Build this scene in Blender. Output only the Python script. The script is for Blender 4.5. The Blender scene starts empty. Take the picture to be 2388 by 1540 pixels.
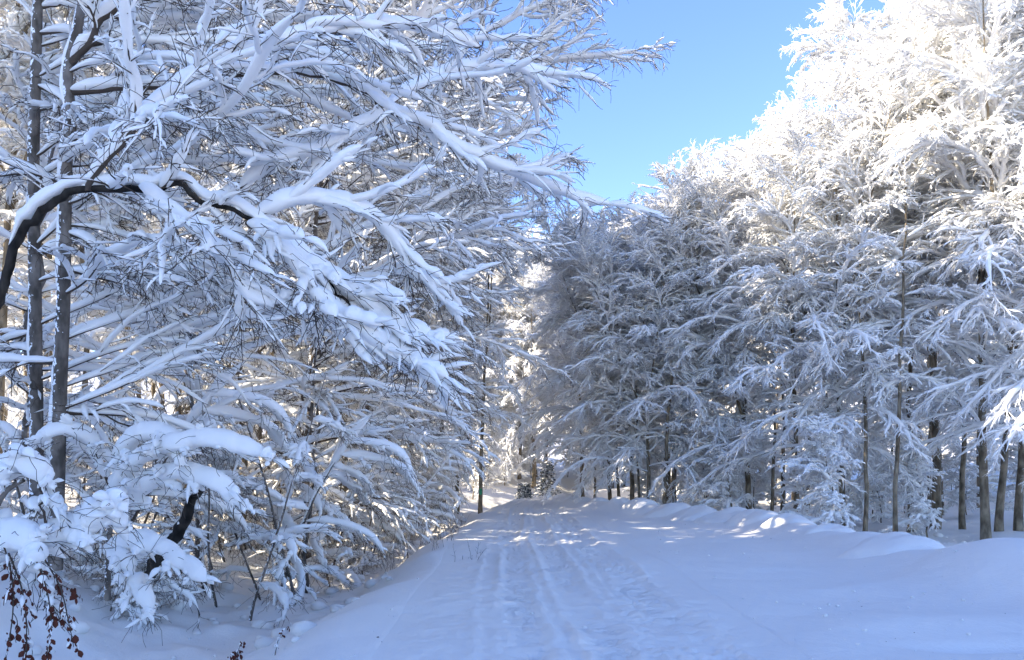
import bpy, math, random
import numpy as np
from mathutils import Vector

SC = bpy.context.scene
COL = SC.collection
rad = math.radians

# ------------------------------------------------------------------ camera
CAM_Z = 1.75
FPX = 740.0                      # focal length in pixels of the 1024 px frame
HOR = 470.0                      # horizon row in the 1024x660 frame
cam_d = bpy.data.cameras.new("camera")
cam_d.sensor_width = 36.0
cam_d.lens = 36.0 * FPX / 1024.0
cam_d.shift_y = (HOR - 330.0) / 1024.0
cam_d.clip_start = 0.05
cam_d.clip_end = 5000.0
cam = bpy.data.objects.new("camera", cam_d)
cam.location = (0, 0, CAM_Z)
cam.rotation_euler = (rad(90), 0, 0)
COL.objects.link(cam)
SC.camera = cam

# ------------------------------------------------------------------ sky, sun, exposure
SUN_EL = rad(24)
SUN_V = Vector((-0.97, -0.22, 0)).normalized()       # horizontal direction towards the sun
sun_dir = Vector((SUN_V.x * math.cos(SUN_EL), SUN_V.y * math.cos(SUN_EL), math.sin(SUN_EL)))
world = bpy.data.worlds.new("World")
SC.world = world
world.use_nodes = True
nt = world.node_tree
nt.nodes.clear()
wo = nt.nodes.new("ShaderNodeOutputWorld")
bg = nt.nodes.new("ShaderNodeBackground")
sky = nt.nodes.new("ShaderNodeTexSky")
sky.sky_type = 'NISHITA'
sky.sun_disc = False
sky.sun_elevation = SUN_EL
sky.sun_rotation = math.atan2(SUN_V.x, SUN_V.y)
sky.altitude = 2500
sky.air_density = 1.0
sky.dust_density = 1.15
sky.ozone_density = 0.6
bg.inputs[1].default_value = 0.15
hs = nt.nodes.new("ShaderNodeHueSaturation")
hs.inputs["Saturation"].default_value = 1.17
hs.inputs["Hue"].default_value = 0.513
nt.links.new(sky.outputs[0], hs.inputs["Color"])
nt.links.new(hs.outputs[0], bg.inputs[0])
nt.links.new(bg.outputs[0], wo.inputs[0])

sun_l = bpy.data.lights.new("sun", 'SUN')
sun_l.energy = 3.9
sun_l.angle = rad(0.5)
sun_l.color = (1.0, 0.88, 0.69)
sun_o = bpy.data.objects.new("sun", sun_l)
sun_o.rotation_euler = sun_dir.to_track_quat('Z', 'Y').to_euler()
sun_o.location = (-40, -40, 60)
COL.objects.link(sun_o)

SC.view_settings.view_transform = 'Standard'
SC.view_settings.look = 'None'
SC.view_settings.exposure = 1.96
SC.view_settings.gamma = 1.0
SC.cycles.max_bounces = 10
SC.cycles.diffuse_bounces = 9
SC.cycles.adaptive_threshold = 0.02
SC.cycles.glossy_bounces = 1
SC.cycles.transmission_bounces = 4
SC.cycles.use_denoising = True


# ------------------------------------------------------------------ numeric helpers
def sstep(a, b, x):
    t = np.clip((x - a) / (b - a), 0.0, 1.0)
    return t * t * (3 - 2 * t)


_lat = np.random.default_rng(77).random((256, 256))


def vnoise(x, y, s, off=0.0):
    """smooth value noise in -1..1, feature size s"""
    x = np.asarray(x, float) / s + 37.3 + off * 13.7
    y = np.asarray(y, float) / s + 91.1 + off * 7.9
    xi = np.floor(x).astype(int)
    yi = np.floor(y).astype(int)
    fx = x - xi
    fy = y - yi
    fx = fx * fx * (3 - 2 * fx)
    fy = fy * fy * (3 - 2 * fy)
    g = lambda i, j: _lat[i & 255, j & 255]
    v = (g(xi, yi) * (1 - fx) + g(xi + 1, yi) * fx) * (1 - fy) + (g(xi, yi + 1) * (1 - fx) + g(xi + 1, yi + 1) * fx) * fy
    return v * 2 - 1


def nrm(v):
    return v / np.maximum(np.linalg.norm(v, axis=-1, keepdims=True), 1e-9)


def at(dx, dy, Y):
    """point at depth Y seen at (dx, dy) of the 2388x1540 view of the photograph"""
    px, py = dx * 1024 / 2388, dy * 660 / 1540
    return ((px - 512) / FPX * Y, Y, CAM_Z - (py - HOR) / FPX * Y)


# ------------------------------------------------------------------ terrain
LE_Y = [-20, 0, 7, 13, 21, 32, 43, 50, 58, 70, 90]
LE_X = [-2.4, -2.3, -2.05, -1.9, -1.75, -1.1, 0.2, 2.2, 6.0, 13, 28]
RE_Y = [-20, 0, 7, 12, 18, 24, 30, 36, 43, 50, 58, 70, 90]
RE_X = [7.2, 7.2, 7.4, 7.6, 7.9, 7.9, 5.1, 3.3, 3.3, 5.2, 9.2, 17, 33]


def left_edge(y):
    return np.interp(y, LE_Y, LE_X)


def right_edge(y):
    return np.interp(y, RE_Y, RE_X)


def ground_h(x, y):
    x = np.asarray(x, float)
    y = np.asarray(y, float)
    xl = left_edge(y) + 0.16 * vnoise(y, 0 * y, 2.3, 3) + 0.09 * vnoise(y, 0.3 * x, 0.8, 15)
    xr = right_edge(y) + 0.15 * vnoise(y, 0 * y, 2.5, 5)
    h = 0.06 * vnoise(x, y, 3.5) + 0.03 * vnoise(x, y, 1.1, 1) + 0.008 * vnoise(x, y, 0.35, 11)
    # left: verge, ditch and the forest floor rising behind it
    dl = xl - x
    dep = 0.95 - 0.3 * sstep(18, 34, y)
    ditch = sstep(-0.35, 1.7, dl) * (1 - 0.85 * sstep(2.0, 7.5, dl))
    h = h - dep * ditch
    h = h + sstep(2.0, 9, dl) * 0.5 + sstep(9, 45, dl) * 3.0
    rough = sstep(0.3, 1.0, dl)
    h = h + rough * (0.10 * vnoise(x, y, 0.8, 2) + 0.05 * vnoise(x, y, 0.33, 4) + 0.16 * vnoise(x, y, 2.1, 6))
    h = h + 0.03 * np.exp(-((dl + 0.35) / 0.5) ** 2)
    # right: wide drifted shoulder, ridge of the bank, lower forest floor
    dr = x - xr
    h = h + (0.34 + 0.08 * vnoise(x, y, 1.2, 12)) * np.exp(-((dr + 0.25) / 0.8) ** 2)
    h = h - 0.85 * sstep(0.0, 1.9, dr)
    h = h + sstep(14, 50, dr) * 2.5
    h = h + sstep(1.5, 4, dr) * (0.14 * vnoise(x, y, 1.6, 7) + 0.05 * vnoise(x, y, 0.6, 8))
    # near right: soft drifts and a hollow
    h = h + 0.52 * np.exp(-(((x - 8.1) / 1.5) ** 2 + ((y - 11.0) / 1.3) ** 2))
    h = h + 0.05 * np.exp(-(((x - 4.9) / 1.4) ** 2 + ((y - 8.6) / 0.5) ** 2))
    h = h - 0.10 * np.exp(-(((x - 4.9 - 0.6 * (y - 7.6)) / 0.7) ** 2 + ((y - 7.6) / 0.16) ** 2))
    h = h + 0.012 * vnoise(0.35 * x + 0.8 * y, 2.2 * y - x, 1.0, 14) * sstep(2.6, 4, x)
    # the far end climbs into a wooded slope
    h = h + sstep(55, 140, y) * 9.0 + sstep(120, 600, y) * 40
    h = h + sstep(60, 260, np.abs(x)) * 25
    # unseen hill, added towards the sun to shade the near trees and road
    v = SUN_V.x * x + SUN_V.y * y
    u = -SUN_V.y * x + SUN_V.x * y
    h = h + ((7.0 * sstep(-27, -22, u) + 16.0 * sstep(-18.5, -14, u))) * (1 - sstep(1, 9, u)) * sstep(16, 28, v) * (1 - sstep(60, 120, v))
    # the bed of the road lies under the road sheet
    inside = sstep(0.15, 0.6, x - xl) * sstep(0.15, 0.7, xr - x) * sstep(3.0, 4.0, y + 6) * (1 - sstep(54, 60, y))
    h = h - 0.16 * inside * road_w(x, y)
    return h


def road_center(y):
    return np.interp(y, [-20, 0, 7, 13, 21, 32, 43, 50, 58, 70], [0.75, 0.75, 0.75, 0.72, 0.62, 0.75, 1.7, 3.7, 7.6, 15])


ROAD_HALF = 2.25


def road_w(x, y):
    d = np.abs(np.asarray(x) - road_center(y))
    return 1 - sstep(ROAD_HALF - 0.5, ROAD_HALF - 0.1, d)


def road_base(x, y):
    """ground height without the bed cut"""
    xl = left_edge(y) + 0.16 * vnoise(y, 0 * y, 2.3, 3) + 0.09 * vnoise(y, 0.3 * x, 0.8, 15)
    xr = right_edge(y) + 0.15 * vnoise(y, 0 * y, 2.5, 5)
    inside = sstep(0.15, 0.6, x - xl) * sstep(0.15, 0.7, xr - x) * sstep(3.0, 4.0, y + 6) * (1 - sstep(54, 60, y))
    return ground_h(x, y) + 0.16 * inside * road_w(x, y)


# ------------------------------------------------------------------ mesh helpers
def make_mesh(name, chunks):
    """chunks: list of (verts (n,3), quads (m,4))"""
    vs, qs, o = [], [], 0
    for v, q in chunks:
        vs.append(v.reshape(-1, 3))
        qs.append(q.reshape(-1, 4) + o)
        o += len(vs[-1])
    v = np.concatenate(vs).astype(np.float32)
    q = np.concatenate(qs).astype(np.int32)
    me = bpy.data.meshes.new(name)
    me.vertices.add(len(v))
    me.vertices.foreach_set("co", v.ravel())
    me.loops.add(q.size)
    me.loops.foreach_set("vertex_index", q.ravel())
    me.polygons.add(len(q))
    me.polygons.foreach_set("loop_start", np.arange(0, q.size, 4, dtype=np.int32))
    me.polygons.foreach_set("loop_total", np.full(len(q), 4, dtype=np.int32))
    me.update(calc_edges=True)
    me.shade_smooth()
    return me


def ring_quads(N, K, S, closed=True):
    """quads of N tubes of K rings of S verts"""
    n = np.arange(N)[:, None, None] * (K * S)
    k = np.arange(K - 1)[None, :, None] * S
    s = np.arange(S)[None, None, :]
    if not closed:
        s = s[..., :-1]
    s2 = (s + 1) % S
    a = n + k + s
    b = n + k + s2
    return np.stack([a, b, b + S, a + S], -1).reshape(-1, 4)


def frames(P):
    T = np.empty_like(P)
    T[:, 1:-1] = P[:, 2:] - P[:, :-2]
    T[:, 0] = P[:, 1] - P[:, 0]
    T[:, -1] = P[:, -1] - P[:, -2]
    T = nrm(T)
    mean = nrm(T.mean(1))
    ref = np.where(np.abs(mean[:, 2:3]) > 0.92, np.array([[1.0, 0, 0]]), np.array([[0, 0, 1.0]]))
    side = nrm(np.cross(T, ref[:, None, :]))
    up = np.cross(side, T)
    return T, side, up


def tubes(P, R, S):
    N, K, _ = P.shape
    T, side, up = frames(P)
    a = np.arange(S) * 2 * np.pi / S + 0.4
    off = side[:, :, None] * np.cos(a)[None, None, :, None] + up[:, :, None] * np.sin(a)[None, None, :, None]
    V = P[:, :, None] + off * R[:, :, None, None]
    return V, ring_quads(N, K, S)


def snow_tubes(P, R, w, h, S, rng, cover=1.0, lump=0.45, lift=0.0):
    """ridge of snow lying on branches; w half width, h height (N,K) or scalars"""
    N, K, _ = P.shape
    T, side, up = frames(P)
    hz = np.sqrt(np.clip(1 - T[..., 2] ** 2, 0, 1))
    stick = sstep(0.25, 0.78, hz)
    s = np.linspace(0, 1, K)[None, :]
    rk = 0.9 if K < 12 else (0.5 if K < 20 else 0.35)
    end = np.clip(np.minimum(s * (K - 1) * rk, 1) * np.minimum((1 - s) * (K - 1) * rk, 1), 0, 1) ** 0.6
    end = np.maximum(end, 0.06)
    if np.ndim(cover) == 0 and cover < 1.0:
        # whole stretches without snow
        ph = rng.random((N, 1)) * 10
        g = np.sin(ph + s * (2 + 5 * rng.random((N, 1)))) * 0.5 + 0.5
        end = end * np.where(g < cover, 1.0, 0.0)
    rn = rng.random((N, K))
    if K > 20:
        rn[:, 1:-1] = np.clip(0.5 + 0.9 * ((rn[:, :-2] + rn[:, 1:-1] + rn[:, 2:]) / 3 - 0.5), 0, 1)
    lum = 1 - lump + 2 * lump * rn
    W = w * stick * end * lum
    H = h * stick * end * (0.75 * lum + 0.25 * (1 - lump + 2 * lump * rng.random((N, K))))
    sh = (rng.random((N, K)) - 0.5) * 0.5
    a = np.linspace(-0.25 + 0.35 * lift, np.pi + 0.25 - 0.35 * lift, S)
    ca = np.cos(a)[None, None, :]
    sa = np.sin(a)[None, None, :]
    ox = ca * (W + R * stick * end)[:, :, None] + (sh * W)[:, :, None]
    oz = sa * H[:, :, None] + (R * (0.45 + lift * 0.5))[:, :, None]
    V = P[:, :, None] + side[:, :, None] * ox[..., None] + up[:, :, None] * oz[..., None]
    return V, ring_quads(N, K, S)


def spawn(P, R, n, t0, t1, ang, L, K, droop, wob, rng, roll=0.25, rs=0.6, tip=0.25, taper_len=0.6, keep=1.0, lift=0.0):
    """side branches growing off N parents (N,Kp,3); returns (N*n,K,3),(N*n,K)"""
    N, Kp, _ = P.shape
    t = t0 + (t1 - t0) * (np.arange(n)[None] + rng.random((N, n))) / n
    f = np.clip(t * (Kp - 1), 0, Kp - 1.0001)
    i = f.astype(int)
    fr = (f - i)[..., None]
    rows = np.arange(N)[:, None]
    base = P[rows, i] * (1 - fr) + P[rows, i + 1] * fr
    tan = nrm(P[rows, i + 1] - P[rows, i])
    r0 = (R[rows, i] * (1 - fr[..., 0]) + R[rows, i + 1] * fr[..., 0]) * rs
    Z = np.array([0, 0, 1.0])
    side = nrm(np.cross(tan, Z) + 1e-6)
    nor = np.cross(side, tan)
    sg = np.where((np.arange(n) % 2 == 0), 1.0, -1.0)[None] * np.where(rng.random((N, 1)) < 0.5, 1.0, -1.0)
    ro = rng.normal(0, roll, (N, n))
    out = side * (sg * np.cos(ro))[..., None] + nor * (np.sin(ro) + lift)[..., None]
    an = ang * (0.75 + 0.5 * rng.random((N, n)))
    d = nrm(tan * np.cos(an)[..., None] + out * np.sin(an)[..., None])
    ln = L * (0.55 + 0.9 * rng.random((N, n))) * (1 - taper_len * t)
    base = base.reshape(-1, 3)
    d = d.reshape(-1, 3)
    ln = ln.reshape(-1)
    r0 = r0.reshape(-1)
    if keep < 1.0:
        m = rng.random(len(base)) < keep
        base, d, ln, r0 = base[m], d[m], ln[m], r0[m]
    return grow(base, d, ln, r0, K, droop, wob, rng, tip)


def grow(base, d, ln, r0, K, droop, wob, rng, tip=0.25):
    M = len(base)
    pts = np.empty((M, K, 3))
    pts[:, 0] = base
    step = (ln / (K - 1))[:, None]
    dr = np.asarray(droop)
    for k in range(1, K):
        d = d + rng.normal(0, wob, (M, 3))
        d[:, 2] -= dr / (K - 1) * (0.4 + 1.2 * k / K)
        d = nrm(d)
        pts[:, k] = pts[:, k - 1] + d * step
    s = np.linspace(0, 1, K)[None]
    R = np.maximum(r0[:, None] * (1 - (1 - tip) * s), 0.0)
    return pts, R


# ------------------------------------------------------------------ materials
def new_mat(name):
    m = bpy.data.materials.new(name)
    m.use_nodes = True
    n = m.node_tree.nodes
    b = n["Principled BSDF"]
    return m, n, m.node_tree.links, b


def mat_snow(name, col=(0.90, 0.91, 0.93), bump=0.25, scale=9.0):
    m, n, l, b = new_mat(name)
    b.inputs["Base Color"].default_value = (*col, 1)
    b.inputs["Roughness"].default_value = 0.75
    b.inputs["Specular IOR Level"].default_value = 0.15
    tc = n.new("ShaderNodeTexCoord")
    no = n.new("ShaderNodeTexNoise")
    no.inputs["Scale"].default_value = scale
    no.inputs["Detail"].default_value = 5
    no.inputs["Roughness"].default_value = 0.6
    bp = n.new("ShaderNodeBump")
    bp.inputs["Strength"].default_value = bump
    bp.inputs["Distance"].default_value = 0.05
    l.new(tc.outputs["Object"], no.inputs["Vector"])
    n2 = n.new("ShaderNodeTexNoise")
    n2.inputs["Scale"].default_value = scale * 7
    n2.inputs["Detail"].default_value = 3
    ad = n.new("ShaderNodeMath")
    ad.operation = 'MULTIPLY_ADD'
    ad.inputs[1].default_value = 0.3
    l.new(tc.outputs["Object"], n2.inputs["Vector"])
    l.new(n2.outputs["Fac"], ad.inputs[0])
    l.new(no.outputs["Fac"], ad.inputs[2])
    l.new(ad.outputs[0], bp.inputs["Height"])
    l.new(bp.outputs["Normal"], b.inputs["Normal"])
    return m


def mat_bark(name, c1, c2, scale=6.0, snow=0.0, snow_dir=(-1, -0.2, 0.2)):
    m, n, l, b = new_mat(name)
    tc = n.new("ShaderNodeTexCoord")
    mp = n.new("ShaderNodeMapping")
    mp.inputs["Scale"].default_value = (1, 1, 0.45)
    no = n.new("ShaderNodeTexNoise")
    no.inputs["Scale"].default_value = scale
    no.inputs["Detail"].default_value = 6
    rp = n.new("ShaderNodeValToRGB")
    rp.color_ramp.elements[0].position = 0.38
    rp.color_ramp.elements[1].position = 0.66
    rp.color_ramp.elements[0].color = (*c1, 1)
    rp.color_ramp.elements[1].color = (*c2, 1)
    l.new(tc.outputs["Object"], mp.inputs["Vector"])
    l.new(mp.outputs["Vector"], no.inputs["Vector"])
    l.new(no.outputs["Fac"], rp.inputs["Fac"])
    last = rp.outputs["Color"]
    if snow > 0:
        n2 = n.new("ShaderNodeTexNoise")
        n2.inputs["Scale"].default_value = 22
        n2.inputs["Detail"].default_value = 4
        l.new(tc.outputs["Object"], n2.inputs["Vector"])
        ge = n.new("ShaderNodeNewGeometry")
        dt = n.new("ShaderNodeVectorMath")
        dt.operation = 'DOT_PRODUCT'
        dt.inputs[1].default_value = Vector(snow_dir).normalized()
        l.new(ge.outputs["Normal"], dt.inputs[0])
        ad = n.new("ShaderNodeMath")
        ad.operation = 'MULTIPLY_ADD'
        ad.inputs[1].default_value = 0.22
        l.new(dt.outputs["Value"], ad.inputs[0])
        l.new(n2.outputs["Fac"], ad.inputs[2])
        r2 = n.new("ShaderNodeValToRGB")
        r2.color_ramp.elements[0].position = 0.72 - snow
        r2.color_ramp.elements[1].position = 0.76 - snow
        l.new(ad.outputs[0], r2.inputs["Fac"])
        mx = n.new("ShaderNodeMix")
        mx.data_type = 'RGBA'
        l.new(r2.outputs["Color"], mx.inputs[0])
        l.new(last, mx.inputs[6])
        mx.inputs[7].default_value = (0.85, 0.87, 0.9, 1)
        last = mx.outputs[2]
    l.new(last, b.inputs["Base Color"])
    b.inputs["Roughness"].default_value = 0.85
    b.inputs["Specular IOR Level"].default_value = 0.2
    bp = n.new("ShaderNodeBump")
    bp.inputs["Strength"].default_value = 0.5
    bp.inputs["Distance"].default_value = 0.02
    l.new(no.outputs["Fac"], bp.inputs["Height"])
    l.new(bp.outputs["Normal"], b.inputs["Normal"])
    return m


def mat_plain(name, col, rough=0.8):
    m, n, l, b = new_mat(name)
    tc = n.new("ShaderNodeTexCoord")
    no = n.new("ShaderNodeTexNoise")
    no.inputs["Scale"].default_value = 5
    rp = n.new("ShaderNodeValToRGB")
    rp.color_ramp.elements[0].color = (*[c * 0.6 for c in col], 1)
    rp.color_ramp.elements[1].color = (*[min(1, c * 1.4) for c in col], 1)
    l.new(tc.outputs["Object"], no.inputs["Vector"])
    l.new(no.outputs["Fac"], rp.inputs["Fac"])
    l.new(rp.outputs["Color"], b.inputs["Base Color"])
    b.inputs["Roughness"].default_value = rough
    b.inputs["Specular IOR Level"].default_value = 0.2
    return m


M_SNOW = mat_snow("branch_snow", col=(0.95, 0.94, 0.92), bump=0.3, scale=14)
_n, _l = M_SNOW.node_tree.nodes, M_SNOW.node_tree.links     # thin snow lets light through
_t = _n.new("ShaderNodeBsdfTranslucent")
_t.inputs["Color"].default_value = (0.95, 0.94, 0.92, 1)
_m = _n.new("ShaderNodeMixShader")
_m.inputs[0].default_value = 0.2
_l.new(_n["Principled BSDF"].outputs[0], _m.inputs[1])
_l.new(_t.outputs[0], _m.inputs[2])
_l.new(_m.outputs[0], _n["Material Output"].inputs[0])
M_GROUND = mat_snow("ground_snow", col=(0.73, 0.71, 0.68), bump=0.35, scale=5)
M_BEECH = mat_bark("beech_bark", (0.11, 0.088, 0.06), (0.30, 0.25, 0.18), 5.0, snow=0.0)
M_GREY = mat_bark("grey_bark", (0.07, 0.06, 0.05), (0.22, 0.19, 0.165), 7.0, snow=0.07)
M_DARK = mat_bark("dark_bark", (0.008, 0.007, 0.006), (0.04, 0.034, 0.028), 9.0)
M_TWIG = mat_plain("twig_bark", (0.07, 0.054, 0.043))
M_RIME = mat_bark("rimed_twig", (0.08, 0.065, 0.055), (0.19, 0.165, 0.145), 9.0, snow=0.40, snow_dir=(0, 0, 1))
M_LEAF = mat_plain("withered_leaf", (0.10, 0.030, 0.018))
M_NEEDLE = mat_plain("spruce_needle", (0.018, 0.040, 0.055))


# ------------------------------------------------------------------ things
def empty(name, loc, rz=0.0, scale=1.0):
    o = bpy.data.objects.new(name, None)
    o.empty_display_size = 0.3
    o.location = loc
    o.rotation_euler = (0, 0, rz)
    o.scale = (scale,) * 3
    COL.objects.link(o)
    return o


def tag(o, label, cat, group=None):
    o["label"] = label
    o["category"] = cat
    if group:
        o["group"] = group
    return o


def part(name, me, mat, parent):
    if not me.materials:
        me.materials.append(mat)
    o = bpy.data.objects.new(name, me)
    COL.objects.link(o)
    o.parent = parent
    return o


def structure(name, me, mat, kind="structure"):
    me.materials.append(mat)
    o = bpy.data.objects.new(name, me)
    o["kind"] = kind
    COL.objects.link(o)
    return o


class Tree:
    """collects trunk, crown and snow geometry in local coordinates"""

    def __init__(self):
        self.trunk, self.crown, self.snow, self.leaves = [], [], [], []

    def stem(self, P, R, S=10):
        self.trunk.append(tubes(P, R, S))

    def wood(self, P, R, S):
        self.crown.append(tubes(P, R, S))

    def put_snow(self, *a, **k):
        self.snow.append(snow_tubes(*a, **k))

    def meshes(self, name):
        self.me = {
            'trunk': make_mesh(name + "_trunk", self.trunk),
            'crown': make_mesh(name + "_crown", self.crown),
            'snow': make_mesh(name + "_snow", self.snow)}
        if self.leaves:
            self.me['leaves'] = make_mesh(name + "_leaves", self.leaves)
        return self.me


def plant_tree(name, me, loc, rz, scale, label, cat, group=None, bark=None, wood=None):
    e = tag(empty(name, loc, rz, scale), label, cat, group)
    part("trunk", me['trunk'], bark or M_BEECH, e)
    c = part("crown", me['crown'], wood or M_RIME, e)
    part("snow", me['snow'], M_SNOW, c)
    if 'leaves' in me:
        part("withered_leaves", me['leaves'], M_LEAF, c)
    return e


# stem as a wandering line
def stem_line(h, r, K, rng, lean=(0, 0), wander=0.03):
    z = np.linspace(-0.3, h, K)
    s = np.linspace(0, 1, K)
    x = lean[0] * s ** 1.5 + np.cumsum(rng.normal(0, wander, K)) * (s > 0)
    y = lean[1] * s ** 1.5 + np.cumsum(rng.normal(0, wander, K)) * (s > 0)
    P = np.stack([x, y, z], -1)[None]
    R = (r * (1 - 0.88 * s ** 0.9))[None]
    R[0, 0] *= 1.3
    R[0, 1] *= 1.08
    return P, R


def limbs_from(P, R, hs, az, el, ln, K, droop, wob, rng, r_k=0.5):
    """limbs leaving one stem at heights hs"""
    z = P[0, :, 2]
    base = np.stack([np.interp(hs, z, P[0, :, i]) for i in range(3)], -1)
    r0 = np.interp(hs, z, R[0]) * r_k
    d = np.stack([np.cos(az) * np.cos(el), np.sin(az) * np.cos(el), np.sin(el)], -1)
    return grow(base, d, ln, r0, K, droop, wob, rng, 0.12)


def dress(T, p1, r1, rng, n2, L2, n3, L3, n4, L4, sw, S1=7, cover2=0.85, cover3=0.7, snow_twig=0.55, a2=0.6, a3=0.6, droop2=0.5, lw=1.2, lh=1.9, t0=0.12,
          rmin=(0.006, 0.005, 0.0032), wob2=0.12, snow1=True, lump1=0.35, lift1=0.0, k3=5):
    """side branches, twigs and their snow on limbs p1"""
    if snow1:
        T.put_snow(p1, r1, sw * lw, sw * lh, S1, rng, lump=lump1, lift=lift1)
    p2, r2 = spawn(p1, r1, n2, t0, 0.98, a2, L2, 11 if S1 > 6 else 8, droop2, wob2, rng, rs=0.55, tip=0.35, roll=0.4)
    r2 = np.clip(r2, rmin[0], 0.03)
    T.wood(p2, r2, 4 if S1 > 6 else 3)
    T.put_snow(p2, r2, sw * 0.7, sw * 1.15, 6 if S1 > 6 else 5, rng, cover=cover2)
    p3, r3 = spawn(p2, r2, n3, 0.1, 1.0, a3, L3, k3, 0.3, 0.16, rng, rs=0.65, tip=0.6, roll=0.5)
    r3 = np.clip(r3, rmin[1], 0.012)
    T.wood(p3, r3, 3)
    T.put_snow(p3, r3, sw * snow_twig, sw * snow_twig * 1.4, 5 if S1 > 6 else 4, rng, cover=cover3)
    if n4:
        p4, r4 = spawn(p3, r3, n4, 0.2, 1.0, 0.7, L4, 5 if S1 > 6 else 3, 0.4, 0.24, rng, rs=0.7, tip=0.9, roll=0.9)
        r4 = np.clip(r4, rmin[2], 0.0045)
        T.wood(p4, r4, 3)
    return p2, p3


def beech(seed, H=20.0, r=0.16, nl=46, h0=2.5, llen=5.0, asym=0.5, el0=8, el1=62, droop0=1.3, droop1=0.45,
          n2=15, L2=1.5, n3=9, L3=0.5, n4=0, L4=0.2, sw=0.055, detail=1, stems=2, r_k=0.5, lean=(0.6, 0), snow_twig=0.55,
          prof=((0, .15, .45, .8, 1), (.75, 1, .95, .62, .28)), wob=0.1, wander=0.03, cap=99, **kw):
    rng = np.random.default_rng(seed)
    T = Tree()
    P, R = stem_line(H, r, 22, rng, lean, wander)
    T.stem(P, R, 10 if detail else 7)
    stemsL = [(P, R)]
    for k in range(stems):
        hb = H * rng.uniform(0.22, 0.42)
        a = rng.uniform(-1.4, 1.4)
        bs = np.array([np.interp(hb, P[0, :, 2], P[0, :, c]) for c in range(3)])[None]
        q, qr = grow(bs, np.array([[math.cos(a) * 0.42, math.sin(a) * 0.42, 0.9]]), np.array([H * 0.62]),
                     np.array([r * 0.5]), 14, -0.25, 0.05, rng, 0.1)
        T.stem(q, qr, 7)
        stemsL.append((q, qr))
    LP, LR = [], []
    for si, (q, qr) in enumerate(stemsL):
        n = nl if si == 0 else nl // 3
        hh0 = h0 if si == 0 else max(h0, q[0, 2, 2])
        hs = hh0 + (q[0, -1, 2] - 0.3 - hh0) * (np.arange(n) + rng.random(n)) / n
        s = np.clip((hs - h0) / (H - h0), 0, 1)
        az = np.arange(n) * 2.4 + rng.normal(0, 0.5, n)
        az = (az + np.pi) % (2 * np.pi) - np.pi
        az = az * (1 - 0.45 * min(asym, 1))            # crowd towards +X
        el = np.radians(el0 + (el1 - el0) * s ** 0.9) + rng.normal(0, 0.2, n)
        pf = np.interp(s, prof[0], prof[1])
        ln = llen * pf * (0.6 + 0.6 * rng.random(n)) * (1 + asym * 0.35 * np.cos(az))
        dr = (droop0 + (droop1 - droop0) * s) * (0.7 + 0.6 * rng.random(n))
        ln = np.minimum(ln, cap) * (1.0 if si == 0 else 0.65)
        p, pr = limbs_from(q, qr, hs, az, el, ln, 14, dr, wob, rng, r_k)
        pr = np.clip(pr, 0.010, 0.06)
        LP.append(p)
        LR.append(pr)
    p1 = np.concatenate(LP)
    r1 = np.concatenate(LR)
    T.wood(p1, r1, 5 if detail else 4)
    dress(T, p1, r1, rng, n2, L2, n3, L3, n4, L4, sw, 7 if detail else 6, snow_twig=snow_twig, **kw)
    return T


def poly(pts, n):
    """smooth curve through [(dx, dy, Y[, radius])...] view positions -> world points, radii"""
    a = np.array([at(q[0], q[1], q[2]) for q in pts])
    r = np.array([q[3] for q in pts])
    d = np.concatenate([[0], np.cumsum(np.linalg.norm(np.diff(a, axis=0), axis=1))])
    t = np.linspace(0, d[-1], n)
    # Catmull-Rom through the points
    out = np.empty((n, 3))
    for k, tt in enumerate(t):
        i = min(np.searchsorted(d, tt, 'right') - 1, len(a) - 2)
        f = (tt - d[i]) / (d[i + 1] - d[i])
        p0, p1_, p2_, p3_ = a[max(i - 1, 0)], a[i], a[i + 1], a[min(i + 2, len(a) - 1)]
        out[k] = 0.5 * (2 * p1_ + (p2_ - p0) * f + (2 * p0 - 5 * p1_ + 4 * p2_ - p3_) * f * f + (3 * p1_ - p0 - 3 * p2_ + p3_) * f ** 3)
    return out[None], np.interp(t, d, r)[None]


# ------------------------------------------------------------------ ground
def axis(parts):
    out = []
    for a, b, n in parts:
        out.append(np.linspace(a, b, n, endpoint=False))
    return np.concatenate(out + [[parts[-1][1]]])


def grid_mesh(name, xs, ys, zf):
    X, Y = np.meshgrid(xs, ys)
    Z = zf(X, Y)
    V = np.stack([X, Y, Z], -1).reshape(-1, 3)
    nx, ny = len(xs), len(ys)
    j, i = np.meshgrid(np.arange(ny - 1), np.arange(nx - 1), indexing='ij')
    a = j * nx + i
    q = np.stack([a, a + 1, a + 1 + nx, a + nx], -1).reshape(-1, 4)
    return make_mesh(name, [(V, q)])


gx = axis([(-900, -100, 16), (-100, -40, 30), (-40, -12, 70), (-12, -6, 60), (-6, 9, 230), (9, 16, 60), (16, 45, 60), (45, 100, 25), (100, 900, 16)])
gy = axis([(-400, -60, 12), (-60, -10, 40), (-10, 4, 40), (4, 16, 190), (16, 40, 170), (40, 70, 80), (70, 150, 40), (150, 1200, 25)])
structure("ground", grid_mesh("ground", gx, gy, ground_h), M_GROUND)


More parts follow.
